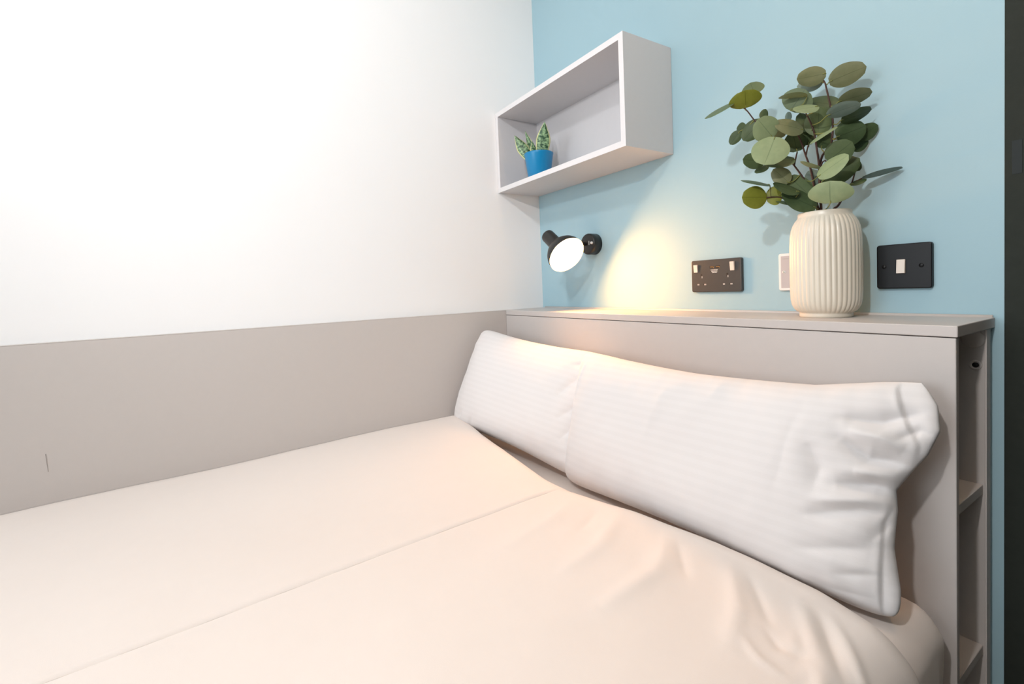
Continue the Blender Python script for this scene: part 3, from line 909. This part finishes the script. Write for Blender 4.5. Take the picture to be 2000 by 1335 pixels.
for ux in (sx + 0.0565, sx + 0.0735):
    us_ = box('usb_port', (ux, PY - 0.0002, sz + 0.0625), (ux + 0.0135, PY + 0.002, sz + 0.0690), M_hole, sk)
    box('usb_contact', (ux + 0.002, PY - 0.0005, sz + 0.0655), (ux + 0.0115, PY + 0.001, sz + 0.0672), M_usb, us_)
    box('usb_side', (ux + 0.0112, PY - 0.0005, sz + 0.0632), (ux + 0.0124, PY + 0.001, sz + 0.0672), M_usb, us_)
bm = bmesh.new()      # three rows of tiny print under the ports, too small to read
for r_, (x0, n_) in enumerate(((0.0600, 7), (0.0620, 6), (0.0640, 5))):
    for k in range(n_):
        x = sx + x0 + k * 0.0030
        add_box(bm, (x, PY - 0.0003, sz + 0.0575 - r_ * 0.0036), (x + 0.0021, PY + 0.0003, sz + 0.0592 - r_ * 0.0036))
from_bm('fine_print', bm, M_mark, sk)

ax_, az_ = 0.948, 0.0518
ae = thing('aerial_outlet', (ax_ + 0.043, 0, az_), 'white wall outlet plate half hidden behind the ribbed vase', 'outlet')
from_bm('face_plate', shift(plate_bm(0.086, 0.086, 0.0085), ax_, -0.0006, az_), M_wplast, ae)
box('insert', (ax_ + 0.0055, -0.0096, az_ + 0.006), (ax_ + 0.0805, -0.0080, az_ + 0.080), M_gplast, ae, 0.0006, 1)
sc1 = lathe('screw', [(0, 0.0034), (0.0008, 0.0032), (0.0008, 0)], (ax_ + 0.0130, -0.0096, az_ + 0.043), (0, -1, 0), M_wplast, ae, 20)
box('screw_slot', (ax_ + 0.0124, -0.0107, az_ + 0.0405), (ax_ + 0.0136, -0.0103, az_ + 0.0455), M_hole, sc1)
box('embossed_mark', (ax_ + 0.0100, -0.0099, az_ + 0.0725), (ax_ + 0.0240, -0.0095, az_ + 0.0745), M_pin, ae)

wx, wz = 1.1413, 0.0522
sw = thing('light_switch', (wx + 0.043, 0, wz), 'black square switch plate with one cream rocker, right of the vase', 'switch')
from_bm('face_plate', shift(plate_bm(0.086, 0.086, 0.0092), wx, -0.0006, wz), M_black2, sw)
rocker(wx + 0.0400, wz + 0.0425, 0.0135, 0.0265, -0.0100, -5, M_rock, sw)
for x in (wx + 0.0125, wx + 0.0705):
    cp = lathe('screw_cap', [(0, 0.0040), (0.0005, 0.0038), (0.0006, 0)], (x, -0.0098, wz + 0.043), (0, -1, 0), M_black2, sw, 20)

# ------------------------------------------------------------------ ribbed vase
VX, VY = 1.079, -0.080
vb = thing('ribbed_vase', (VX, VY, 0.0), 'cream ceramic vase with vertical ribs standing on the headboard ledge', 'vase')
prof = [(0.0, 0.0), (0.0, 0.0445), (0.0015, 0.0460), (0.006, 0.0460), (0.0085, 0.0455)]
body = [(0.0095, 0.0460), (0.012, 0.0505), (0.017, 0.0548), (0.025, 0.0587), (0.036, 0.0608), (0.055, 0.0617), (0.10, 0.0620), (0.145, 0.0617), (0.165, 0.0606), (0.178, 0.0585), (0.188, 0.0553), (0.195, 0.0518), (0.1995, 0.0485)]
neck = [(0.2015, 0.0470), (0.2045, 0.0463), (0.2085, 0.0464), (0.2110, 0.0452), (0.2112, 0.0435), (0.208, 0.0420), (0.195, 0.0440), (0.15, 0.055), (0.03, 0.055), (0.012, 0.04), (0.012, 0.0)]
full = prof + body + neck
nb0, nb1 = len(prof), len(prof) + len(body)
def rib(k, th):
    if nb0 <= k < nb1:
        e_ = min(1, (k - nb0 + 0.6) / 2.2, (nb1 - k - 0.4) / 2.5)
        c = abs(math.cos(th * 21))
        return 1.0 + e_ * (0.034 * c ** 0.7 - 0.026)
    return 1.0
lathe('vase_body', full, (VX, VY, 0.0), (0, 0, 1), M_cer, vb, 378, True, rib)

# ------------------------------------------------------------------ eucalyptus branches in the vase
eu = thing('eucalyptus_bunch', (VX, VY, 0.02), 'bunch of leafy eucalyptus branches standing in the ribbed vase', 'branches')
stems3 = []
for k, s in enumerate(STEMS):
    pts = [Vector((p[0] / 1000, p[1] / 1000, p[2] / 1000)) for p in s]
    if k < 6:
        p = pts[0]
        pts = [Vector((VX + (VX - p.x) * 0.8, VY + (VY - p.y) * 0.8, 0.022)), Vector((VX + (p.x - VX) * 0.35, VY + (p.y - VY) * 0.35, 0.13))] + pts
    tube('stem', pts, 0.0030 if k < 6 else 0.0018, 0.0012, M_twig, eu, 8, 4)
    stems3 += smooth_path(pts, 6)
leaf_out = lambda t: max(0.02, math.sin(PI * min(1, t * 0.94 + 0.03)) ** 0.52) * (1.0 + 0.10 * math.cos(PI * t)) if t < 1 else 0.02
for (bx, by, bz, tx, ty, tz, wd, roll, kind) in LEAVES:
    B, T = Vector((bx, by, bz)) / 1000, Vector((tx, ty, tz)) / 1000
    T = B + (T - B) * 1.05
    T.y = min(T.y, -0.008)
    near = min(stems3, key=lambda p: (p - B).length)
    dist = (near - B).length
    pet = None
    if dist > 0.002:
        if dist > 0.05:
            near = B + (near - B) * (0.05 / dist)
        midp = (B + near) / 2 + Vector((0, 0, -0.004))
        a = (T - B).normalized()
        pet = [near, midp, B, B + a * 0.006]
    leaf_sheet('leaf', B, T, wd * 1.17 / 1000, roll, [LEAFM[kind], M_pet], eu, leaf_out, cup=random.uniform(0.12, 0.35), bend=random.uniform(-0.05, 0.06), nl=14, nw=8, view=VIEW, petiole=pet)
